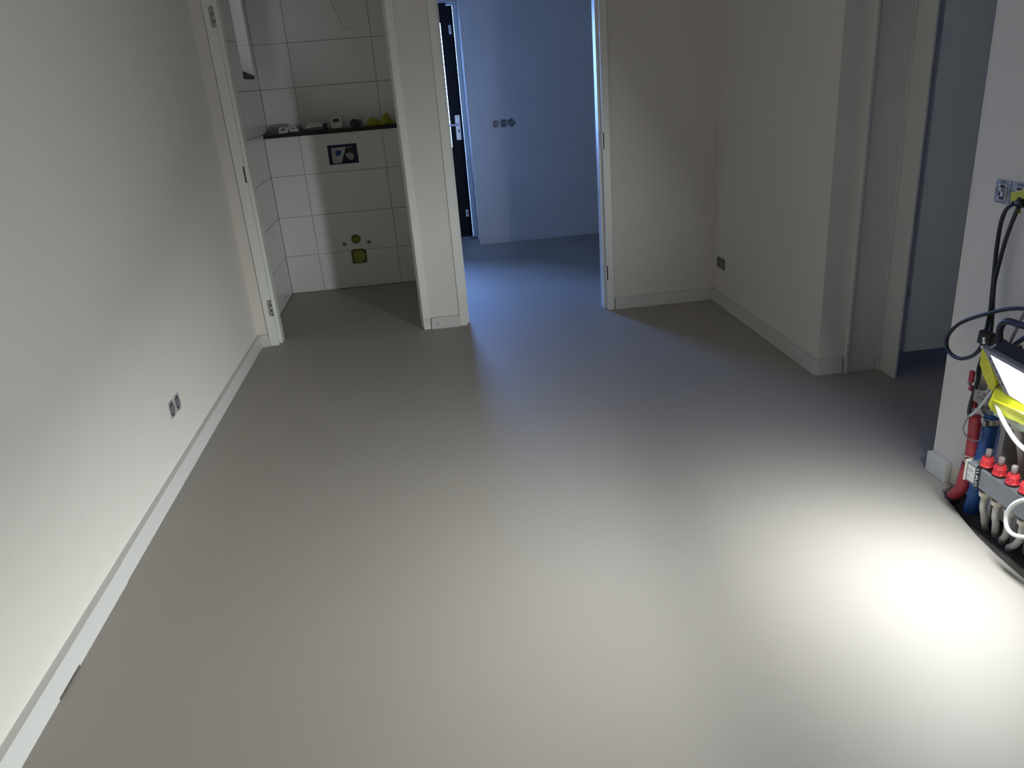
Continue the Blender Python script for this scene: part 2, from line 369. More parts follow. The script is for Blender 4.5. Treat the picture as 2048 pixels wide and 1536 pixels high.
# ------------------------------------------------------------------ hall shell
m = MB(); m.box(.433, 2.6, 7.38, 7.86, 0, H); struct('wall_hall_back', m, PLASTER, 'blue lit hall wall with three bare sockets')
m = MB(); m.box(2.6, 2.7, YB, 7.86, 0, H); struct('wall_hall_right', m, PLASTER, 'right wall of the hall')
m = MB(); m.box(-1.3, -1.2, 6.55, 7.86, 0, H); struct('wall_hall_left', m, PLASTER, 'left end of the hall')
m = MB(); m.box(-1.2, -.55, 7.76, 7.86, 0, H); m.box(-.55, .433, 7.76, 7.86, 2.14, H)
struct('wall_hall_entrance', m, PLASTER, 'outer wall around the entrance door')
m = MB(); m.box(-8, 8, 7.87, 30, -.12, -.04); struct('ground', m, new_mat('paving', (.34, .34, .33), .9, var=.2, vscale=2), 'paving outside the entrance door')
# entrance door
m = MB(); yf, yb = 7.75, 7.80
GX0, GX1, GZ0, GZ1 = -.43, .287, .87, 1.98
m.box(-.53, GX0, yf, yb, .02, 2.105); m.box(GX1, .393, yf, yb, .02, 2.105); m.box(GX0, GX1, yf, yb, GZ1, 2.105)
for k, (a, b) in enumerate(((.02, .354), (.358, .475), (.479, .590), (.594, .707), (.711, .87))): m.box(GX0, GX1, yf+.004, yb, a, b)
m.box(GX0, GX1, yf+.012, yb-.001, .02, .87)
dr = struct('door_3', m, BLACKDOOR, 'black entrance door with a tall bright glass pane, at the end of the hall')
m = MB(); m.box(GX0, GX1, yf+.02, yf+.028, GZ0, GZ1); obj('pane', m, DOORPANE, dr)
m = MB(); m.box(GX1-.012, GX1, yf-.004, yf+.02, GZ0, GZ1); m.box(GX0, GX0+.012, yf-.004, yf+.02, GZ0, GZ1); m.box(GX0, GX1, yf-.004, yf+.02, GZ0, GZ0+.012); m.box(GX0, GX1, yf-.004, yf+.02, GZ1-.012, GZ1); obj('glazing_bead', m, BLACKDOOR, dr)
m = MB(); m.box(-.546, .432, 7.75, 7.86, 2.108, 2.138); obj('door_frame', m, LACQ, dr)
m = MB(); m.box(.396, .4325, 7.738, 7.86, .0, 2.107); m.bevel(.002, 1); obj('door_frame', m, LACQ, dr)
m = MB(); m.box(-.549, -.533, 7.738, 7.86, .0, 2.107); obj('door_frame', m, LACQ, dr)
m = MB(); m.box(.323, .372, yf-.008, yf, .945, 1.17); m.bevel(.002, 1); hp = obj('handle_plate', m, ALU, dr, 'silver plate with keyhole')
m = MB(); m.tube([(.35, yf-.008, 1.085), (.35, yf-.05, 1.085)], .009, 10, 0); m.tube([(.355, yf-.05, 1.085), (.235, yf-.05, 1.083)], .0095, 10, 0); obj('handle', m, ALU, hp)
m = MB(); m.lathe((.35, yf-.0078, 1.033), (0, -1, 0), [(.008, 0), (.008, .0012)], 12); m.box(.346, .354, yf-.0090, yf-.0078, 1.008, 1.030); m.lathe((.35, yf-.0078, 1.152), (0,-1,0), [(.004,0),(.004,.001)], 8); m.lathe((.35, yf-.0078, .962), (0,-1,0), [(.004,0),(.004,.001)], 8); obj('keyhole', m, DARK, hp)
m = MB(); m.box(.345, .370, yf-.010, yf, 1.868, 1.945); m.bevel(.004, 2); ul = obj('upper_lock', m, ALU, dr); m = MB(); m.lathe((.3575, yf-.010, 1.895), (0,-1,0), [(.008,0),(.007,.014)], 12); obj('thumb_turn', m, STEEL, ul)
m = MB(); m.box(.342, .368, yf-.006, yf, .215, .285); m.bevel(.002, 1); ll = obj('lower_lock', m, ALU, dr); m = MB()
for zz, rr in ((.25, .007), (.272, .003), (.228, .003)): m.lathe((.355, yf-.006, zz), (0,-1,0), [(rr,0),(rr,.001)], 10)
obj('lock_hole', m, DARK, ll)
m = MB(); m.box(-.54, .425, 7.70, 7.86, .0, .019); m.bevel(.004, 2); obj('threshold', m, BEZEL, dr)
m = MB(); m.box(-.25, .337, 7.70, 7.742, 2.085, 2.125); m.bevel(.004, 2); obj('door_closer', m, BLACKDOOR, dr)
# hall wall corner trim catching daylight and hall baseboard
m = MB(); m.box(.430, .4405, 7.378, 7.386, 0.075, H); m.bevel(.0015, 1); struct('trim_3', m, LACQ, 'white corner bead beside the entrance door')
m = MB(); m.box(.4335, 2.6, 7.366, 7.3795, 0, .07); struct('baseboard_hall', m, PLASTER, 'low baseboard along the hall wall')

# ------------------------------------------------------------------ baseboards
BH = .078
def board(name, label, x0, x1, y0, y1, parent=None, bev=.0025, z0=0):
    m = MB(); m.box(x0, x1, y0, y1, z0, BH); m.bevel(bev, 2)
    return struct(name, m, LACQ2, label) if parent is None else obj(name, m, LACQ2, parent)
LACQ2 = new_mat('baseboard_paint', (.68, .675, .645), .45, bump=.03, bscale=40, var=.01, vscale=6)
bl = board('baseboard_left', 'white baseboard along the left wall', XL, -1.160, 2.335, YB-.0235)
m = MB(); m.box(XL, -1.1585, -3.1, 1.79, 0, BH); m.box(XL, -1.1585, 1.926, 2.333, 0, BH); m.box(XL, -1.1585, 1.79, 1.926, .0065, BH); obj('board', m, LACQ2, bl, 'nearer length, lifted at a dark gap in the middle')
m = MB(); m.box(XL, XL+.012, 1.785, 1.93, -.001, .0066); obj('gap_shade', m, SCREED_SHADE, bl, 'dark strip standing in for shadow in the baseboard gap')  # dark strip put behind the gap to stand for its shade
board('baseboard_back', 'short baseboard between left corner and toilet doorway', XL, -1.114, YB-.0225, YB)
bp_ = [(-.078, 0), (.107, 0), (.107, BH-.002), (-.058, BH-.002), (-.068, BH-.006), (-.0755, BH-.014), (-.078, BH-.024)]
m = MB(); m.prism([(x, YB-.022, z_) for x, z_ in bp_], (0, .022, 0)); m.bevel(.0012, 1); bc = struct('baseboard_middle', m, LACQ2, 'short baseboard with a rounded corner between the two doorways')
m = MB(); m.ribbon([[(.014,.024),(.006,.020),(.002,.012),(.003,.003),(.012,.001),(.016,.006),(.012,.011),(.004,.009)]], .0022, .0004, (-.046, YB-.0221, .022), (1,0,0), (0,0,1), (0,-1,0)); obj('pencil_mark', m, PENCIL, bc)
board('baseboard_back_right', 'shaded baseboard right of the hall doorway', 1.137, XR, YB-.0225, YB)
board('baseboard_right', 'shaded baseboard along the right wall', XR-.0225, XR, 3.395, YB-.023)
board('baseboard_passage', 'short baseboard on the passage reveal', XR-.012, 1.930, 3.379, 3.40)
nb = board('baseboard_right_front', 'short stub of baseboard at the end of the near right wall', XN-.025, XN, 2.295, 2.404)

# ------------------------------------------------------------------ door frames without doors
def frame_set(name, label, xo0, xi0, xi1, xo1, hinge_side, marks=False):
    """xo: outer edges of the frame, xi: clear opening between the front faces"""
    YF = YB-.010; D = .125; S = .045
    root = None
    for k, (a, b, sgn) in enumerate(((xo0, xi0, 1), (xo1, xi1, -1))):
        m = MB(); st = b+sgn*.0155
        pr = [(a, YF), (b, YF), (b, YF+S), (st, YF+S), (st, YF+D), (a, YF+D)]
        m.prism([(x, y, 0) for x, y in pr], (0, 0, 2.32)); m.bevel(.0016, 1)
        if root is None:
            root = struct(name, m, LACQ, label)
        else: obj('jamb', m, LACQ, root)
    m = MB(); m.box(xi0, xi1, YF, YF+S, 2.26, 2.32); m.box(xi0, xi1, YF+S, YF+D, 2.245, 2.32); obj('frame_head', m, LACQ, root)
    return root, YF
d1, YF = frame_set('door_1', 'white open door frame to the tiled toilet', -1.112, -1.057, -.128, -.083, -1, True)
# hinges on the left jamb
for z0 in (1.905, .249):
    x = -1.057
    m = MB(); m.box(x-.024, x-.002, YF-.003, YF+.0005, z0-.05, z0+.05); m.bevel(.001, 1); hg = obj('hinge', m, STEEL, d1, 'steel door hinge')
    m = MB(); 
    for k in range(3): m.tube([(x-.004, YF-.008, z0-.05+k*.034), (x-.004, YF-.008, z0-.05+k*.034+.031)], .0078, 12, 0)
    obj('knuckle', m, STEEL, hg)
    m = MB(); m.tube([(x-.004, YF-.008, z0-.049), (x-.004, YF-.008, z0+.05)], .006, 8, 0); obj('hinge_pin', m, DARK, hg)
def slot(z0, z1, x, sgn, parent, y):
    m = MB(); m.box(x-.004, x+.004, y-.0012, y+.0004, z0, z1); o = obj('latch_slot', m, DARK, parent, 'dark recess left for a hinge')
    m = MB(); m.box(x-.004+sgn*.0085, x+.004+sgn*.0085, y-.0008, y+.0004, z0+.004, z1-.004); obj('backing_plate', m, LACQ, o)
slot(1.018, 1.110, -1.0605, 1, d1, YF)
d2, YF = frame_set('door_2', 'white open door frame to the blue lit hall', .108, .155, 1.087, 1.132, 1)
for z0, z1 in ((1.029, 1.123), (.204, .297), (1.86, 1.955)): slot(z0, z1, 1.0915, -1, d2, YF)
m = MB()
m.ribbon([[(-.012,.030),(-.002,.036),(.008,.030),(.006,.020),(-.002,.014),(-.006,.024),(.004,.012),(.006,.004)], [(.002,-.008),(.010,-.002)], [(-.010,-.012),(-.006,-.006)]], .002, .0004, (-.106, YF-.0001, .035), (1,0,0), (0,0,1), (0,-1,0)); obj('pencil_mark', m, PENCIL, d1)

# passage lining (timber reveal, stop board)
m = MB(); m.box(1.936, 2.115, 3.380, 3.3995, 0, 2.36); m.box(1.936, 1.950, 3.366, 3.3805, 0, 2.36); m.bevel(.0015, 1)
d4 = struct('door_4', m, LACQ2, 'painted timber lining of the passage on the right')
m = MB(); m.box(2.115, 2.126, 3.236, 3.3995, 0, 2.36); m.bevel(.0015, 1); obj('stop_board', m, LACQ2, d4)
m = MB(); m.box(2.107, 2.1145, 3.368, 3.3795, 0, 2.36); m.bevel(.001, 1); obj('bead', m, LACQ2, d4)

m = MB(); m.box(2.172, 3.02, 3.270, 3.310, .120, 2.33); m.bevel(.0015, 1); d5 = struct('door_5', m, LACQ, 'plain door leaf standing open in the side room, clear of the floor')
for zz in (.40, 1.52):
    m = MB(); m.tube([(2.166, 3.272, zz), (2.166, 3.272, zz+.03)], .0045, 8, 0); obj('hinge', m, STEEL, d5)

# ------------------------------------------------------------------ bare socket modules
def arc_rect(w_, h_, r, n=5):
    P = []
    for cx, cy, a0 in ((w_/2-r, h_/2-r, 0), (-w_/2+r, h_/2-r, 90), (-w_/2+r, -h_/2+r, 180), (w_/2-r, -h_/2+r, 270)):
        for k in range(n+1):
            a = math.radians(a0+90*k/n); P.append((cx+r*math.cos(a), cy+r*math.sin(a)))
    return P
def socket(pos, X, N, label, group, rot=0., core=DARK, plate=ZINC, face=None, w_=.066, h_=.071):
    t = thing('socket_insert', label, 'socket', pos, group)
    X = Vector(X); N = Vector(N); U = Vector((0, 0, 1))
    Xr = X*math.cos(rot)+U*math.sin(rot); Ur = U*math.cos(rot)-X*math.sin(rot)
    F = frame(pos, Xr, Ur, N)
    m = MB(F); o_ = arc_rect(w_, h_, .006); i_ = arc_rect(.044, .052, .012); n = len(o_)
    R0 = [m.v((x, y, .001)) for x, y in o_]; R1 = [m.v((x, y, .0032)) for x, y in o_]; R2 = [m.v((x, y, .0032)) for x, y in i_]; R3 = [m.v((x, y, .001)) for x, y in i_]
    for A, B in ((R0,R1),(R1,R2),(R2,R3),(R3,R0)):
        for k in range(n): m.face([A[k], A[(k+1)%n], B[(k+1)%n], B[k]])
    pl = obj('support_plate', m, plate, t)
    m = MB(F)
    for sy in (-1, 1): m.box(-.008, .001, sy*.0305-.002, sy*.0305+.002, .0030, .0036); m.box(.004, .009, sy*.0305-.0015, sy*.0305+.0015, .0030, .0036)
    for sx in (-1, 1): m.box(sx*.0285-.0015, sx*.0285+.0015, -.006, -.001, .0030, .0036); m.box(sx*.0285-.0015, sx*.0285+.0015, .004, .009, .0030, .0036)
    obj('slot', m, DARK, pl)
    m = MB(F)
    for sx in (-1, 1):
        for sy in (-1, 1): m.lathe((sx*.028, sy*.0305, .003), (0,0,1), [(.0022,0),(.0022,.0008),(.0014,.0012)], 10)
    m.box(-.006, .006, -.0335, -.0318, .003, .0042)
    obj('rivet', m, ALU, pl)
    m = MB(F); P = arc_rect(.0438, .0518, .012); m.prism([(x, y, -.0035) for x, y in P], (0, 0, .0065)); bd = obj('socket_body', m, core, t)
    if face: 
        m = MB(F)
        for sx in (-1, 1):
            for sy in (-1, 1): m.lathe((sx*.015, sy*.019, .003), (0,0,1), [(.0045,0),(.0045,.002),(.0028,.002),(.0028,.0005)], 12)
        m.box(-.0125, .0125, .0215, .0235, .003, .005); m.box(-.0125, .0125, -.0255, -.0235, .003, .005); m.box(.0165, .0185, -.015, .015, .003, .005)
        m.lathe((-.011, .008, .003), (0,0,1), [(.006,0),(.006,.002),(.0035,.002),(.0035,.0005)], 12); m.prism([(-.006,.004,.003),(.004,-.003,.003),(.003,-.012,.003),(-.004,-.014,.003),(-.005,-.005,.003)], (0,0,.0022))
        obj('terminal', m, face, bd)
        m = MB(F); m.box(-.011, .011, .013, .021, .003, .0038); m.box(-.010, .009, -.023, -.016, .003, .0038); m.box(-.016, -.009, -.010, -.004, .003, .0038); obj('recess', m, DARK, bd)
    else:
        m = MB(F); m.lathe((0, 0, .0029), (0,0,1), [(.0215,0),(.0215,.003),(.019,.003),(.0188,.0005)], 24); obj('socket_rim', m, GREYPL, bd)
        m = MB(F); 
        for sx in (-1, 1): m.lathe((sx*.0095, 0, .003), (0,0,1), [(.004,0),(.004,.0014),(.0026,.0014),(.0026,.0004)], 10)
        m.box(-.002, .002, .012, .0185, .003, .006); m.box(-.002, .002, -.0185, -.012, .003, .006); obj('contact', m, ZINC, bd)
    return t
g = 'bare sockets low on the left wall'
socket((XL, 3.162, .288), (0, 1, 0), (1, 0, 0), 'bare black socket insert low on left wall, nearer of the pair', g, core=DARK, plate=ALU)
socket((XL, 3.238, .288), (0, 1, 0), (1, 0, 0), 'bare black socket insert low on left wall, farther of the pair', g, core=DARK, plate=ALU)
g = 'bare sockets by the right corner'
socket((XR, 4.757, .268), (0, -1, 0), (-1, 0, 0), 'dark socket insert low on right wall, next to the room corner', g, plate=GREYPL)
socket((XR, 4.687, .268), (0, -1, 0), (-1, 0, 0), 'dark socket insert low on right wall, on the passage side of its pair', g, plate=GREYPL)
g = 'bare sockets on the hall wall'
socket((.675, 7.38, 1.083), (1, 0, 0), (0, -1, 0), 'bare socket insert on hall wall, nearest the entrance door', g)
socket((.745, 7.38, 1.083), (1, 0, 0), (0, -1, 0), 'bare socket insert on hall wall, middle of three', g)
socket((.816, 7.38, 1.083), (1, 0, 0), (0, -1, 0), 'tilted bare socket insert on hall wall, farthest from entrance door', g, rot=.75)
g = 'bare sockets on the near right wall'
socket((XN, 2.255, 1.045), (0, -1, 0), (-1, 0, 0), 'bare metal socket insert with nothing plugged in, on near right wall', g, core=GREYPL, face=ALU)
socket((XN, 2.184, 1.045), (0, -1, 0), (-1, 0, 0), 'bare metal socket insert partly hidden behind yellow tape, middle of three', g, core=GREYPL, face=ALU)
socket((XN, 2.113, 1.045), (0, -1, 0), (-1, 0, 0), 'bare metal socket insert holding the black plug at the photo edge', g, core=GREYPL, face=ALU)

# ------------------------------------------------------------------ toilet wall fittings
t = thing('flush_cover', 'blue protective cover set in the tiled cistern wall', 'cover', (-.608, YT+.07, 1.0))
m = MB(); a, b, c, d = -.717, -.499, .959, 1.099
for q in ((a, a+.008, c, d), (b-.008, b, c, d), (a, b, d-.008, d), (a, b, c, c+.004)): m.box(q[0], q[1], YT-.001, YT+.07, q[2], q[3])
obj('card_sleeve', m, BLUECARD, t)
yc = YT+.032
m = MB(); m.box(a+.004, b-.004, yc, yc+.006, c+.002, d-.004); fc = obj('card_front', m, BLUECARD, t)
m = MB(); m.box(-.607, -.525, yc-.0008, yc, c+.004, 1.078); obj('black_panel', m, BLACKPRINT, fc)
m = MB(); m.prism([(-.697, yc-.001, c+.004), (-.632, yc-.001, c+.004), (-.583, yc-.001, 1.078), (-.697, yc-.001, 1.078)], (0, -.0006, 0)); wp = obj('white_panel', m, PAPER, t, 'white printed panel')
Q = yc-.0016
m = MB(); m.prism([(-.668,Q,1.050),(-.640,Q,1.058),(-.622,Q,1.052),(-.622,Q,1.036),(-.634,Q,1.022),(-.645,Q,1.016),(-.662,Q,1.020)], (0,-.0005,0)); obj('diagram', m, BLUEPRINT, wp)
m = MB()
m.lathe((-.655, Q, 1.060), (0,-1,0), [(.005,0),(.005,.0005)], 8); m.lathe((-.672, Q, 1.030), (0,-1,0), [(.0045,0),(.0045,.0005)], 8); m.lathe((-.664, Q, 1.004), (0,-1,0), [(.003,0),(.003,.0005)], 8); m.lathe((-.655, Q, .996), (0,-1,0), [(.002,0),(.002,.0005)], 8)
obj('printed_mark', m, INK, wp)
m = MB(); m.ribbon([[(0,0),(.026,.001)], [(.074,.003),(.088,.004)], [(.078,-.004),(.080,-.012)]], .0035, .0004, (-.690, Q, 1.068), (1,0,0), (0,0,1), (0,-1,0)); obj('small_print', m, PENCIL, wp)
m = MB(); m.ribbon([[(0,0),(.006,.0)], [(.010,.001),(.040,.004)]], .004, .0004, (-.578, yc-.0009, 1.070), (1,0,0), (0,0,1), (0,-1,0)); obj('white_lettering', m, WHITEINK, fc)
m = MB(); m.prism([(-.594,Q,1.026),(-.576,Q,1.034),(-.556,Q,1.036),(-.532,Q,1.022),(-.533,Q,.990),(-.545,Q,.980),(-.560,Q,.978),(-.580,Q,.992),(-.592,Q,1.012)], (0,-.0006,0)); obj('bowl_picture', m, new_mat('grey_print', (.36,.36,.36), .6, var=.15, vscale=25), fc, 'grey picture of a toilet bowl')

t = thing('flush_pipe_cap', 'small round yellow cap in the flush pipe hole of toilet wall', 'pipe cap', (-.607, YT+.03, .385))
m = MB(); m.lathe((-.607, YT+.04, .385), (0,-1,0), [(.034,0),(.034,.030),(.030,.030),(.030,.012),(.0,.012)], 24); obj('rubber_ring', m, DARK, t)
m = MB(); m.lathe((-.607, YT+.03, .383), (0,-1,0), [(.029,0),(.029,.024),(.024,.026),(.022,.010),(.012,.010),(.011,.016),(0,.016)], 24); obj('cap', m, YCAP, t)
t = thing('drain_cap', 'large round yellow cap in the square drain cut of toilet wall', 'pipe cap', (-.601, YT+.03, .25))
m = MB(); m.lathe((-.601, YT+.045, .250), (0,-1,0), [(.058,0),(.058,.036),(.054,.036),(.054,.01)], 28); obj('drain_pipe', m, DARK, t)
m = MB(); m.lathe((-.601, YT+.04, .250), (0,-1,0), [(.0535,0),(.0535,.040),(.050,.042),(.048,.034),(.0,.033)], 28); obj('cap', m, YCAP, t)
for x, zz, nm in ((-.702, .352, 'left'), (-.512, .350, 'right')):
    t = thing('threaded_rod', 'threaded mounting rod sticking out of toilet wall, %s of the yellow flush cap' % nm, 'rod', (x, YT+.02, zz), 'toilet mounting rods')
    m = MB(); m.tube([(x, YT+.06, zz-.001), (x, YT-.045, zz-.001)], .0058, 10, 0)
    for k in range(8): m.lathe((x, YT-.004-k*.005, zz-.001), (0,-1,0), [(.0058,0),(.0068,.0012),(.0058,.0024)], 10)
    obj('rod', m, ZINC, t)
    m = MB(); m.lathe((x, YT+.03, zz), (0,-1,0), [(.013,0),(.013,.027),(.0095,.027),(.0095,.01)], 16); obj('sleeve', m, DARK, t)

# ------------------------------------------------------------------ things on the stone ledge
def on_ledge(px, py): return at(px, py, 2, ZL)
m = MB(); m.prism([(-1.125, 6.225, ZL+.0005), (-1.125, 6.37, ZL+.0005), (-1.125, 6.37, ZL+.040)], (.215, 0, 0)); m.bevel(.001, 1); tag(obj('card_sheet', m, CARDBOARD), 'grey folded card lying at the left end of stone ledge', 'card')
for k, (x, y, a, lb) in enumerate(((-1.020, 6.20, .10, 'white square cover plate flat on ledge, nearer the left wall'), (-.952, 6.215, .45, 'white square cover plate leaning on its twin on the ledge'))):
    F = Matrix.Translation((x, y, ZL+.022+.003*k)) @ Matrix.Rotation(a, 4, 'Z') @ Matrix.Rotation(math.radians(3*k), 4, 'Y') @ Matrix.Rotation(math.radians(30-4*k), 4, 'X')
    t = thing('cover_plate', lb, 'cover plate', F.translation, 'white plates on the ledge')
    m = MB(F); m.box(-.034, .034, -.034, .034, -.004, .005); m.bevel(.003, 2); pl = obj('plate', m, WHITEPL, t)
    m = MB(F); m.lathe((0,0,.0049), (0,0,1), [(.017,0),(.017,.0004)], 16) if k == 0 else m.prism([(-.016,-.012,.0049),(.016,-.004,.0049),(.004,.014,.0049)], (0,0,.0004)); obj('opening', m, GREYPL, pl)
t = thing('open_box', 'small opened box with white lid and dark content, left of thermostat on ledge', 'box', (-.775, 6.24, ZL))
m = MB(); m.box(-.835, -.725, 6.20, 6.29, ZL, ZL+.024); m.bevel(.002, 1); obj('box_body', m, CARDBOARD, t)
m = MB(); m.prism([(-.850, 6.185, ZL+.024), (-.730, 6.19, ZL+.026), (-.735, 6.30, ZL+.050), (-.845, 6.30, ZL+.050)], (0, 0, .006)); obj('lid', m, WHITEPL, t)
m = MB(); m.box(-.724, -.705, 6.195, 6.285, ZL, ZL+.045); m.bevel(.003, 1); obj('side_flap', m, NAVYPL, t)
t = thing('thermostat', 'white room thermostat with small dark display, standing on ledge', 'thermostat', (-.630, 6.245, ZL))
F = Matrix.Translation((-.630, 6.245, ZL)) @ Matrix.Rotation(math.radians(-14), 4, 'X')
m = MB(F); m.prism([(x, -.012, y+.041) for x, y in arc_rect(.078, .080, .010)], (0, .020, 0)); bd = obj('case', m, WHITEPL, t)
m = MB(F); m.box(-.024, .024, -.0132, -.012, .043, .070); obj('display', m, new_mat('lcd', (.05,.055,.05), .3, var=.1, vscale=50), bd)
m = MB(F); m.box(-.036, .036, .006, .022, .003, .078); obj('back_shell', m, GREYPL, t)
t = thing('tape_roll', 'dark navy capped roll lying on ledge, right of thermostat', 'roll', (-.49, 6.22, ZL))
m = MB(); m.lathe((-.497, 6.175, ZL+.030), (.18, 1, 0), [(.024,0),(.029,.004),(.029,.045),(.025,.046)], 20, True); obj('cap', m, NAVYPL, t)
m = MB(); m.lathe((-.489, 6.22, ZL+.028), (.18, 1, 0), [(.024,0),(.024,.085)], 18, True); m.lathe((-.452, 6.30, ZL+.012), (0,0,1), [(.011,0),(.011,.035)], 12); obj('roll_body', m, GREYPL, t)
# crumpled yellow cloth
m = MB(); rng = random.Random(9); n = 26; nv = 12; grid = []
cx0, cx1 = -.395, -.200
for i in range(n+1):
    s_ = i/n; row = []
    for j in range(nv):
        a = math.pi*j/(nv-1); hh = (.026+.016*math.sin(3*s_+.4)+.012*math.sin(11*s_)+.018*math.exp(-((s_-.72)/.10)**2))*(1 if .03 < s_ < .97 else .45)
        wd = .045+.012*math.sin(7*s_+1)
        zz = max(0, math.sin(a))*hh*(1+.18*math.sin(9*s_+4*a))
        row.append(m.v((cx0+(cx1-cx0)*s_+.010*math.sin(5*a+8*s_), 6.252-.03*(1-s_)+wd*-math.cos(a)+.006*math.sin(17*s_), ZL+.001+zz)))
    grid.append(row)
for i in range(n):
    for j in range(nv-1):
        f = m.face([grid[i][j], grid[i+1][j], grid[i+1][j+1], grid[i][j+1]]); f.smooth = True
    m.face([grid[i][nv-1], grid[i+1][nv-1], grid[i+1][0], grid[i][0]])
m.face(grid[0]); m.face(grid[-1][::-1])
m.tube([(-.385, 6.205, ZL+.006), (-.395, 6.185, ZL+.010), (-.380, 6.178, ZL+.022), (-.366, 6.19, ZL+.03)], .006, 8)
m.tube([(-.275, 6.25, ZL+.045), (-.262, 6.24, ZL+.066), (-.250, 6.245, ZL+.072), (-.235, 6.25, ZL+.048)], .009, 8)
tag(obj('cloth', m, YCLOTH), 'crumpled yellow glove or cloth at the right end of stone ledge', 'cloth')
# wire hanging out of the toilet wall
m = MB(); m.tube([at(655, -60, 1, YU), at(657, -10, 1, YU-.03), at(668, 17, 1, YU-.05), at(676, 33, 1, YU-.05), at(686, 50, 1, YU-.05), at(697, 57, 1, YU-.06)], .0022, 6)
tag(obj('loose_wire', m, PIPE), 'thin loose wire hanging on the upper back wall of toilet', 'wire')

# ------------------------------------------------------------------ heating manifold
MO = Vector((1.64, 1.85, 0))
t = thing('heating_manifold', 'underfloor heating manifold with red knobs and grey bars on near right wall', 'manifold', MO)
BX0, BX1 = 1.618, 1.668; LZ0, LZ1 = .172, .240; UZ0, UZ1 = .436, .500
m = MB(); m.box(BX0, BX1, 1.42, 2.036, LZ0, LZ1); m.bevel(.003, 2); lb = obj('lower_bar', m, BAR, t)
m = MB(); m.box(BX0, BX1, 1.42, 1.985, UZ0, UZ1); m.bevel(.003, 2); ub = obj('upper_bar', m, BAR, t)
for yy in (1.965, 1.48):
    m = MB(); m.box(1.668, XN, yy, yy+.020, .15, .52); obj('wall_bracket', m, ZINC, t)
# black strap with white print, rating label
m = MB(); m.box(BX0-.004, BX1+.002, 1.976, 1.992, LZ0-.004, LZ1+.004); m.box(BX0+.008, BX1+.01, 1.935, 1.976, LZ1, LZ1+.003); m.bevel(.001, 1); st_ = obj('end_strap', m, DARK, lb)
m = MB(); m.ribbon([[(-.005,.003),(.004,.010)],[(-.005,.012),(.004,.019),(-.004,.021)],[(-.005,.026),(.004,.032)],[(-.004,.036),(.004,.036),(-.004,.043)],[(-.005,.050),(.004,.056)],[(-.005,.060),(.004,.066)]], .0024, .0004, (BX0-.0041, 1.985, LZ0-.001), (0,-1,0), (0,0,1), (-1,0,0)); obj('white_print', m, WHITEINK, st_)
m = MB(); m.box(BX0-.003, BX0, 1.994, 2.038, LZ0+.002, LZ1-.001); lp = obj('label_holder', m, BAR, lb)
m = MB(); m.box(BX0-.0036, BX0-.003, 1.998, 2.030, LZ0+.008, LZ1-.008); obj('paper_label', m, PAPER, lp, 'white paper rating label')
m = MB(); m.ribbon([[(.003,.044),(.022,.044)],[(.003,.039),(.026,.039)],[(.003,.034),(.018,.034)],[(.018,.020),(.021,.014),(.026,.012),(.029,.016)],[(.004,.020),(.012,.020)],[(.004,.016),(.012,.016)],[(.004,.012),(.012,.012)]], .0013, .0003, (BX0-.0037, 2.030, LZ0+.006), (0,-1,0), (0,0,1), (-1,0,0)); obj('printed_lines', m, PENCIL, lp)
m = MB(); m.box(BX0-.005, BX0+.01, 2.037, 2.043, LZ0-.002, LZ1+.002); obj('end_flange', m, COLLAR, lb)
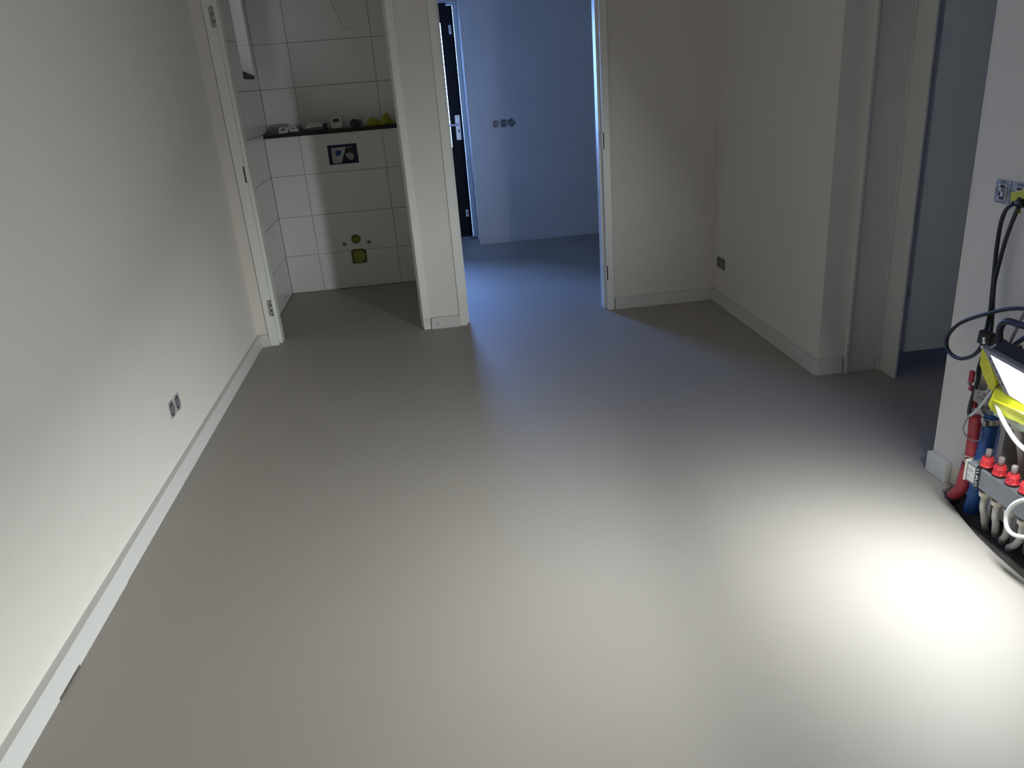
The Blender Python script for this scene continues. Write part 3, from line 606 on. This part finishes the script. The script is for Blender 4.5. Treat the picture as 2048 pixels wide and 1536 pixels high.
# flow meters, outlets and pipes
KY = [1.984-.0562*k for k in range(9)]
KX = 1.641
for i, y in enumerate(KY):
    m = MB(); m.lathe((KX, y, LZ1), (0,0,1), [(.0205,0),(.0205,.005)], 24); kb = obj('knob_seat', m, DARK, t)
    m = MB(); n = 24; prof = [(.0195,.005),(.0205,.008),(.0190,.012),(.0188,.0135),(.0178,.0265),(.0184,.028),(.0160,.030),(.0160,.034),(.0148,.036),(.0100,.036)]
    rings = []
    for r, h in prof: rings.append([m.v((KX+(r-(.0016 if k % 4 == 0 and .011 < h < .027 else 0))*math.cos(2*math.pi*k/n), y+(r-(.0016 if k % 4 == 0 and .011 < h < .027 else 0))*math.sin(2*math.pi*k/n), LZ1+h)) for k in range(n)])
    for A, B in zip(rings, rings[1:]):
        for k in range(n): m.face([A[k], A[(k+1)%n], B[(k+1)%n], B[k]])
    m.face(rings[0][::-1]); m.face(rings[-1]); fm = obj('flow_knob', m, REDKNOB, t, 'ribbed red adjusting knob')
    m = MB(); m.lathe((KX, y, LZ1+.034), (0,0,1), [(.0090,0),(.0090,.027),(.0076,.030),(0,.0305)], 16, True); obj('sight_tube', m, TUBE, fm)
    # outlet under the lower bar and its pipe
    m = MB(); m.lathe((KX, y-.014, LZ0), (0,0,-1), [(.0165,0),(.0165,.012)], 18); obj('outlet', m, DARK, t)
    m = MB(); m.lathe((KX, y-.014, LZ0-.011), (0,0,-1), [(.0180,0),(.0180,.015),(.0125,.017)], 12); obj('collar', m, COLLAR, t)
    ex = [(1.692, 2.008), (1.695, 1.964), (1.690, 1.925), (1.683, 1.885), (1.695, 1.80), (1.695, 1.75), (1.69, 1.69), (1.69, 1.63), (1.69, 1.58)][i]
    y0 = y-.014
    m = MB(); m.tube([(KX, y0, LZ0-.025), (KX, y0, LZ0-.070), (KX+(ex[0]-KX)*.25, y0+(ex[1]-y0)*.18, .075), (KX+(ex[0]-KX)*.6, y0+(ex[1]-y0)*.55, .035), (ex[0], ex[1], .0), (ex[0]+.012, ex[1]+.004, -.03)], .0104, 12); obj('pipe', m, PIPE, t)
    # return pipe from the upper bar
    yr = y-.072
    m = MB(); m.lathe((KX+.02, yr, UZ0+.001), (0,0,-1), [(.020,0),(.020,.012),(.017,.014)], 16); obj('outlet', m, DARK, t)
    m = MB(); m.lathe((KX+.02, yr, UZ0-.012), (0,0,-1), [(.0195,0),(.0195,.018),(.014,.022)], 12); obj('collar', m, COLLAR, t)
    m = MB(); m.tube([(KX+.02, yr, UZ0-.03), (KX+.055, yr+.004, .30), (1.722, yr+.008, .17), (1.728, yr+.01, -.03)], .0112, 12); obj('pipe', m, PIPE, t)
# handwritten room label on the upper bar
m = MB(); m.box(BX0-.004, BX0-.0006, 1.60, 1.960, UZ0-.001, UZ1-.002); rl = obj('room_label', m, GREENTAG, t, 'pale green strip with handwritten room name')
LET = {'G': [[(.8,.85),(.45,1),(.1,.7),(.1,.3),(.45,0),(.85,.2),(.85,.45),(.5,.45)]], 'A': [[(.05,0),(.45,1),(.85,0)],[(.2,.35),(.7,.35)]], 'R': [[(.1,0),(.1,1),(.6,.95),(.75,.75),(.55,.55),(.1,.5)],[(.4,.5),(.85,0)]], 'E': [[(.8,1),(.1,1),(.1,0),(.8,0)],[(.1,.52),(.65,.52)]],
       '1': [[(.4,0),(.4,1)]], 'K': [[(.1,0),(.1,1)],[(.75,1),(.1,.45),(.8,0)]], 'L': [[(.15,1),(.15,0),(.75,0)]], '7': [[(.1,1),(.8,1),(.35,0)]], 'T': [[(.05,1),(.85,1)],[(.45,1),(.45,0)]]}
def writing(mb, text, h, O, X, Y, N, width=.0016, step=.85):
    x = 0
    for ch in text:
        if ch != ' ': mb.ribbon([[(x+u*h*.7, v*h) for u, v in s_] for s_ in LET[ch]], width, .0004, O, X, Y, N)
        x += h*step
m = MB(); writing(m, '17', .009, (BX0-.0041, 1.944, UZ0+.024), (0,-1,0), (0,0,1), (-1,0,0), .0013); writing(m, 'GARAGE', .0115, (BX0-.0041, 1.917, UZ0+.014), (0,-1,0), (0,0,1), (-1,0,0)); obj('handwriting', m, INK, rl)
# red supply pipe (left) and blue return pipe
XP = 1.716
m = MB(); m.tube([at(1954, 829, 0, XP), at(1950, 870, 0, XP), at(1944, 914, 0, XP)], .0225, 16); obj('supply_pipe', m, REDPIPE, t, 'upper red sleeved pipe')
m = MB(); m.tube([at(1938, 926, 0, XP), at(1929, 957, 0, XP-.003), at(1922, 976, 0, XP-.006), (1.706, 2.196, .004)], .0215, 16); obj('supply_pipe', m, REDPIPE, t, 'lower red sleeved pipe reaching the floor')
m = MB(); m.lathe((1.706, 2.196, .006), (0,0,-1), [(.024,0),(.026,.010),(.026,.02)], 16); obj('pipe_foot', m, RUBBER, t)
c1 = at(1942, 914, 0, XP-.004); m = MB(); m.lathe(c1-Vector((0,0,.010)), (0,.05,1), [(.0245,0),(.026,.004),(.026,.016),(.0245,.020)], 18); cl = obj('pipe_clamp', m, BRASS, t)
m = MB(); m.box(c1.x-.034, c1.x-.020, c1.y-.022, c1.y-.010, c1.z-.008, c1.z+.008); m.tube([(c1.x-.028, c1.y-.03, c1.z), (c1.x-.028, c1.y-.005, c1.z)], .003, 8, 0); obj('clamp_screw', m, STEEL, cl)
m = MB(); m.tube([at(1980, 848, 0, 1.722), at(1972, 890, 0, 1.722), at(1960, 940, 0, 1.722), at(1952, 985, 0, 1.722), (1.722, 2.118, .0), (1.722, 2.118, -.03)], .0235, 16); obj('return_pipe', m, BLUEPIPE, t, 'blue sleeved pipe down to the floor')
c2 = at(1981, 841, 0, 1.722); m = MB(); m.lathe(c2-Vector((0,0,.010)), (0,.03,1), [(.0255,0),(.027,.004),(.027,.016),(.0255,.020)], 18); cl = obj('pipe_clamp', m, BRASS, t)
m = MB(); m.box(c2.x-.034, c2.x-.022, c2.y-.024, c2.y-.010, c2.z-.009, c2.z+.009); obj('clamp_screw', m, STEEL, cl)
m = MB(); m.lathe(c2+Vector((0,0,.010)), (0,.03,1), [(.0225,0),(.0225,.018)], 18); obj('sleeve_end', m, BLUEPIPE, t)
m = MB(); m.lathe(c2+Vector((0,0,.028)), (0,.03,1), [(.022,0),(.024,.004),(.024,.018),(.018,.022),(.018,.11)], 12); obj('valve_body', m, GREYPL, t)
m = MB(); m.tube([(c2.x, c2.y, c2.z+.13), (c2.x-.03, c2.y-.05, c2.z+.12), (1.645, 1.98, .452)], .017, 12); obj('elbow', m, GREYPL, t)
# red valve: nickel body, red levers
c3 = at(1957, 824, 0, XP); 
m = MB(); m.lathe(c3, (0,.05,1), [(.018,0),(.021,.006),(.021,.018),(.015,.020),(.015,.045)], 12); obj('union_nut', m, BRASS, t)
c4 = at(1962, 778, 0, XP); m = MB(); m.lathe(c4, (0,.05,1), [(.016,0),(.0175,.003),(.0175,.024),(.015,.028),(.015,.034),(.019,.036),(.019,.046)], 14); obj('valve_body', m, COLLAR, t, 'cream valve body')
m = MB(); m.tube([c4+Vector((0,0,.04)), c4+Vector((0,0,.09)), c4+Vector((.03,0,.115))], .013, 12); obj('elbow', m, BRASS, t)
m = MB(); F = frame(at(1944, 752, 0, XP-.01), (0,-1,0), (0,0,1), (-1,0,0)); m.F = F; m.box(-.009, .009, -.022, .018, -.006, .006); m.bevel(.003, 2); obj('valve_lever', m, REDPIPE, t, 'red lever')
m = MB(); m.lathe(at(1941, 775, 0, XP-.01), (-.2,-1,.1), [(.008,0),(.010,.004),(.010,.014),(.007,.017)], 12); obj('valve_knob', m, REDPIPE, t)
m = MB(); m.F = frame(at(1940, 767, 0, XP-.012), (0,-1,0), (0,0,1), (-1,0,0)); m.box(-.005,.006,-.003,.003,-.003,.006); obj('lever_screw', m, STEEL, t)
m = MB(); m.F = frame(at(1948, 806, 0, XP-.02), (0,-1,.15), (0,.15,1), (-1,0,0)); m.box(-.009, .010, -.016, .012, -.005, .006); m.bevel(.003, 2); obj('valve_lever', m, REDPIPE, t, 'red wing lever')
m = MB()
for q in ((1943, 811), (1942, 821), (1964, 825), (1967, 829), (1966, 836)): m.lathe(at(q[0], q[1], 0, XP-.022)-Vector((0,0,.004)), (-.6,-.4,.6), [(.003,0),(.0045,.002),(.0045,.006),(.003,.008)], 8)
obj('vent_screw', m, ALU, t)
# grey tag with writing
T0 = at(1950, 778, 0, XP-.035); TX = Vector((.62, -.76, -.16)).normalized(); TY = Vector((0,0,1)); TN = TX.cross(TY).normalized(); TN = TN if TN.x < 0 else -TN
m = MB(); m.prism([T0+TX*a_+TY*b_ for a_, b_ in ((0, 0), (.044, .004), (.042, -.042), (.03, -.046), (.0, -.040))], TN*.0015); gt = obj('name_tag', m, GREYTAG, t, 'grey tag with handwriting')
m = MB(); writing(m, '1 KL', .010, T0+TX*.010-TY*.014+TN*.0015, TX, TY, TN, .0014); writing(m, '7TK', .010, T0+TX*.008-TY*.030+TN*.0015, TX, TY, TN, .0014); obj('handwriting', m, INK, gt)
# drain hose bits between the bars
m = MB(); m.tube([at(2002, 835, 0, 1.70), at(2006, 860, 0, 1.705), at(2003, 885, 0, 1.708), (1.71, at(2003, 885, 0, 1.708).y, .0)], .006, 8); obj('sensor_rod', m, PIPE, t)
m = MB(); m.tube([at(2012, 865, 0, 1.72), at(2008, 900, 0, 1.722), (1.722, at(2008, 900, 0, 1.722).y, -.02)], .013, 10); obj('hose', m, NAVYPL, t)

# ------------------------------------------------------------------ work light
T = at(1984, 710, 0, 1.49); Nn = LAMP_AXIS.normalized()
b_ = LAMP_DOWN.copy(); b_ = (b_-Nn*b_.dot(Nn)).normalized(); a_ = b_.cross(Nn).normalized()
if a_.y > 0: a_ = -a_
W, HH = .25, .145
LF = frame(T, a_, -b_, Nn)          # local: x along the top edge, y up the face, z out of the lamp
t = thing('work_light', 'switched-on LED floodlight with yellow corner guards on top of manifold', 'work light', T + b_*HH + a_*W/2 - Nn*.05)
def lmb(): return MB(LF)
m = lmb(); m.quad((0, -HH, .003), (W, -HH, .003), (W, 0, .003), (0, 0, .003)); obj('led_panel', m, LED, t, 'glowing white panel', recalc=False)
m = lmb(); e = .036
for x0, x1, y0, y1 in ((-e, 0, -HH-e*.8, e*.4), (W, W+e, -HH-e*.8, e*.4), (0, W, 0, e*.4), (0, W, -HH-e*.8, -HH)): m.box(x0, x1, y0, y1, -.012, .0015)
m.bevel(.002, 1); bz = obj('bezel', m, BEZEL, t)
m = lmb()
for k in range(5): m.lathe((-.018, -.02-k*.024, .0014), (0,0,1), [(.0035,0),(.0035,.001)], 8)
obj('screw', m, DARK, bz)
m = lmb(); m.box(-e*.6, W+e*.6, -HH-.012, .008, -.055, -.010); m.bevel(.004, 2); hs = obj('housing', m, NAVY, t)
m = lmb()
for k in range(9): m.box(.01+k*.03, .016+k*.03, -HH+.01, -.01, -.072, -.054)
obj('cooling_fin', m, NAVY, hs)
def onface(px, py):
    d = CF*FPX + CR*(px-1024) + CU*(768-py); q = EYE + d*((T-EYE).dot(Nn)/d.dot(Nn)) - T
    return (q.dot(a_), -q.dot(b_))
SG = [(1962,698),(1969,700),(1980,735),(1990,772),(1984,784),(1977,779),(1966,753),(1958,728)]
m = lmb(); m.prism([(*onface(*q), -.001) for q in SG], (0, 0, -.014)); m.bevel(.002, 2); obj('side_guard', m, YTAPE, t, 'dull yellow side guard')
BG = [(1990,777),(1996,778),(2048,806),(2150,857),(2150,890),(2048,837),(1995,814),(1989,800)]
m = lmb(); v0 = min(onface(*q)[1] for q in BG[:2])
m.prism([(*onface(*q), .002+.020*max(0, min(1, (-HH-.02-onface(*q)[1])/.05))) for q in BG], (0, 0, -.016)); m.bevel(.003, 2); bgd = obj('bottom_guard', m, YELLOW, t, 'bright yellow bottom guard')
m = lmb(); m.prism([(*onface(*q), .006) for q in ((1995,794),(2010,801),(2048,818),(2140,866),(2140,872),(2048,824),(2008,806),(1995,800))], (0, 0, .009)); obj('guard_rib', m, YELLOW, bgd)
h0 = at(2001, 706, 0, 1.565); X_ = .0
m = MB(); m.tube([h0, at(1999, 675, 0, 1.565), at(2001, 655, 0, 1.565), at(2012, 643, 0, 1.565), at(2027, 645, 0, 1.565), at(2048, 652, 0, 1.565), (1.565, 1.70, .778), (1.565, 1.655, .765), (1.565, 1.640, .735), (1.565, 1.638, .665)], .0095, 12); obj('handle', m, NAVY, t, 'dark tubular handle')
m = MB(); m.tube([at(2020, 705, 0, 1.60), at(2032, 688, 0, 1.60), at(2060, 668, 0, 1.60)], .007, 8); obj('stand_strut', m, NAVY, t)
m = MB(); m.tube([at(2014, 706, 0, 1.575), at(2020, 685, 0, 1.59), at(2036, 652, 0, 1.60), at(2052, 618, 0, 1.61)], .0045, 8); obj('stand_rod', m, PIPE, t)
# pale strap from the guard and the white lead with its coil
m = MB(); m.tube([at(1990, 774, 0, 1.60), at(1968, 803, 0, 1.64), at(1952, 822, 0, 1.665), at(1939, 832, 0, 1.68)], .0045, 6); tag(obj('strap', m, new_mat('pale_strap', (.55,.60,.62), .5, var=.04, vscale=40)), 'pale plastic strap slanting across the red valve under the floodlight', 'strap')
m = MB()
WP = [(1993, 806, 1.60), (2000, 828, 1.585), (2012, 852, 1.575), (2030, 880, 1.57), (2048, 898, 1.565), (2075, 920, 1.56), (2100, 960, 1.555), (2085, 998, 1.56), (2048, 1000, 1.575), (2026, 1010, 1.575), (2013, 1030, 1.575), (2013, 1052, 1.575), (2025, 1068, 1.575), (2048, 1074, 1.575), (2075, 1068, 1.575), (2095, 1045, 1.57)]
m.tube([at(a1, b1, 0, c1_) for a1, b1, c1_ in WP], .0062, 10); tag(obj('white_lead', m, new_mat('lead_sheath', (.75, .76, .74), .85, spec=.1, var=.03, vscale=30)), 'white lead curling in a ring in front of the grey manifold bars', 'cable')

# ------------------------------------------------------------------ black power cable with plug
t = thing('power_cable', 'black power cable from wall socket looping beside the floodlight', 'cable', (1.72, 2.18, .6))
m = MB(); pc = Vector((XN-.004, 2.113, 1.040))
m.lathe(pc, (-1, 0, 0), [(.016,0),(.016,.022),(.0185,.024),(.0185,.040),(.013,.052)], 16); m.tube([pc+Vector((-.045,0,0)), at(2044, 406, 0, 1.705), at(2033, 407, 0, 1.707)], .009, 10); pg = obj('plug', m, RUBBER, t)
m = MB(); tp = at(2034, 393, 0, 1.712); m.F = frame(tp, (0,-1,.28), (0,.28,1), (-1,0,0)); m.box(-.020, .050, -.012, .016, -.012, .006); m.bevel(.004, 2); m.box(-.012, .004, -.050, -.010, -.008, -.002); obj('yellow_tape', m, YTAPE, pg, 'yellow tape wrapped on plug')
PX = 1.722
c_a = [(2028, 407, 1.708), (2012, 420, 1.715), (2001, 450, PX), (1993, 500, PX), (1988, 550, PX), (1984, 590, PX), (1981, 620, 1.715), (1975, 650, 1.70), (1968, 680, 1.69), (1958, 700, 1.68), (1942, 713, 1.675), (1920, 717, 1.675), (1902, 708, 1.68), (1893, 690, 1.69), (1898, 668, 1.70), (1918, 648, 1.70), (1945, 636, 1.695), (1980, 626, 1.69), (2010, 619, 1.69), (2040, 617, 1.69), (2075, 622, 1.69)]
m = MB(); m.tube([at(a1, b1, 0, c) for a1, b1, c in c_a], .0063, 10); obj('cord', m, RUBBER, t, 'looping cord')
c_b = [(2038, 412, 1.708), (2026, 440, 1.715), (2012, 478, PX), (1999, 524, PX), (1989, 565, PX-.011), (1986, 600, PX), (1984, 640, 1.71), (1981, 668, 1.69), (1975, 690, 1.68), (1962, 722, 1.70), (1957, 740, 1.695), (1956, 758, 1.69), (1948, 785, 1.685), (1940, 812, 1.685), (1938, 830, 1.688)]
m = MB(); m.tube([at(a1, b1, 0, c) for a1, b1, c in c_b], .0063, 10); obj('cord', m, RUBBER, t, 'straight hanging cord')
c_c = [(1938, 831, 1.690), (1929, 848, 1.692), (1927, 860, 1.692), (1933, 873, 1.690), (1945, 881, 1.688), (1955, 882, 1.688), (1962, 876, 1.690), (1963, 860, 1.694), (1966, 846, 1.700)]
m = MB(); m.tube([at(a1, b1, 0, c) for a1, b1, c in c_c], .0021, 8); obj('thin_cord', m, GREYPL, t, 'thin sensor cord around the red pipe')

m = MB(); jb = at(1972, 674, 0, 1.66)
m.F = frame(jb, (.25,-1,-.1), (0,-.1,1), (-1,-.25,0)); m.box(-.022, .022, -.026, .018, -.016, .010); m.bevel(.005, 2); m.box(.020, .062, -.008, .012, -.010, .004); jn = obj('cable_junction', m, RUBBER, t)
m = MB()
for q in ((1970, 677), (1970, 684), (1967, 694)): m.lathe(at(q[0], q[1], 0, 1.645), (-1,-.2,.1), [(.0035,0),(.0055,.002),(.0055,.006),(.003,.008)], 10)
obj('screw', m, ALU, jn)
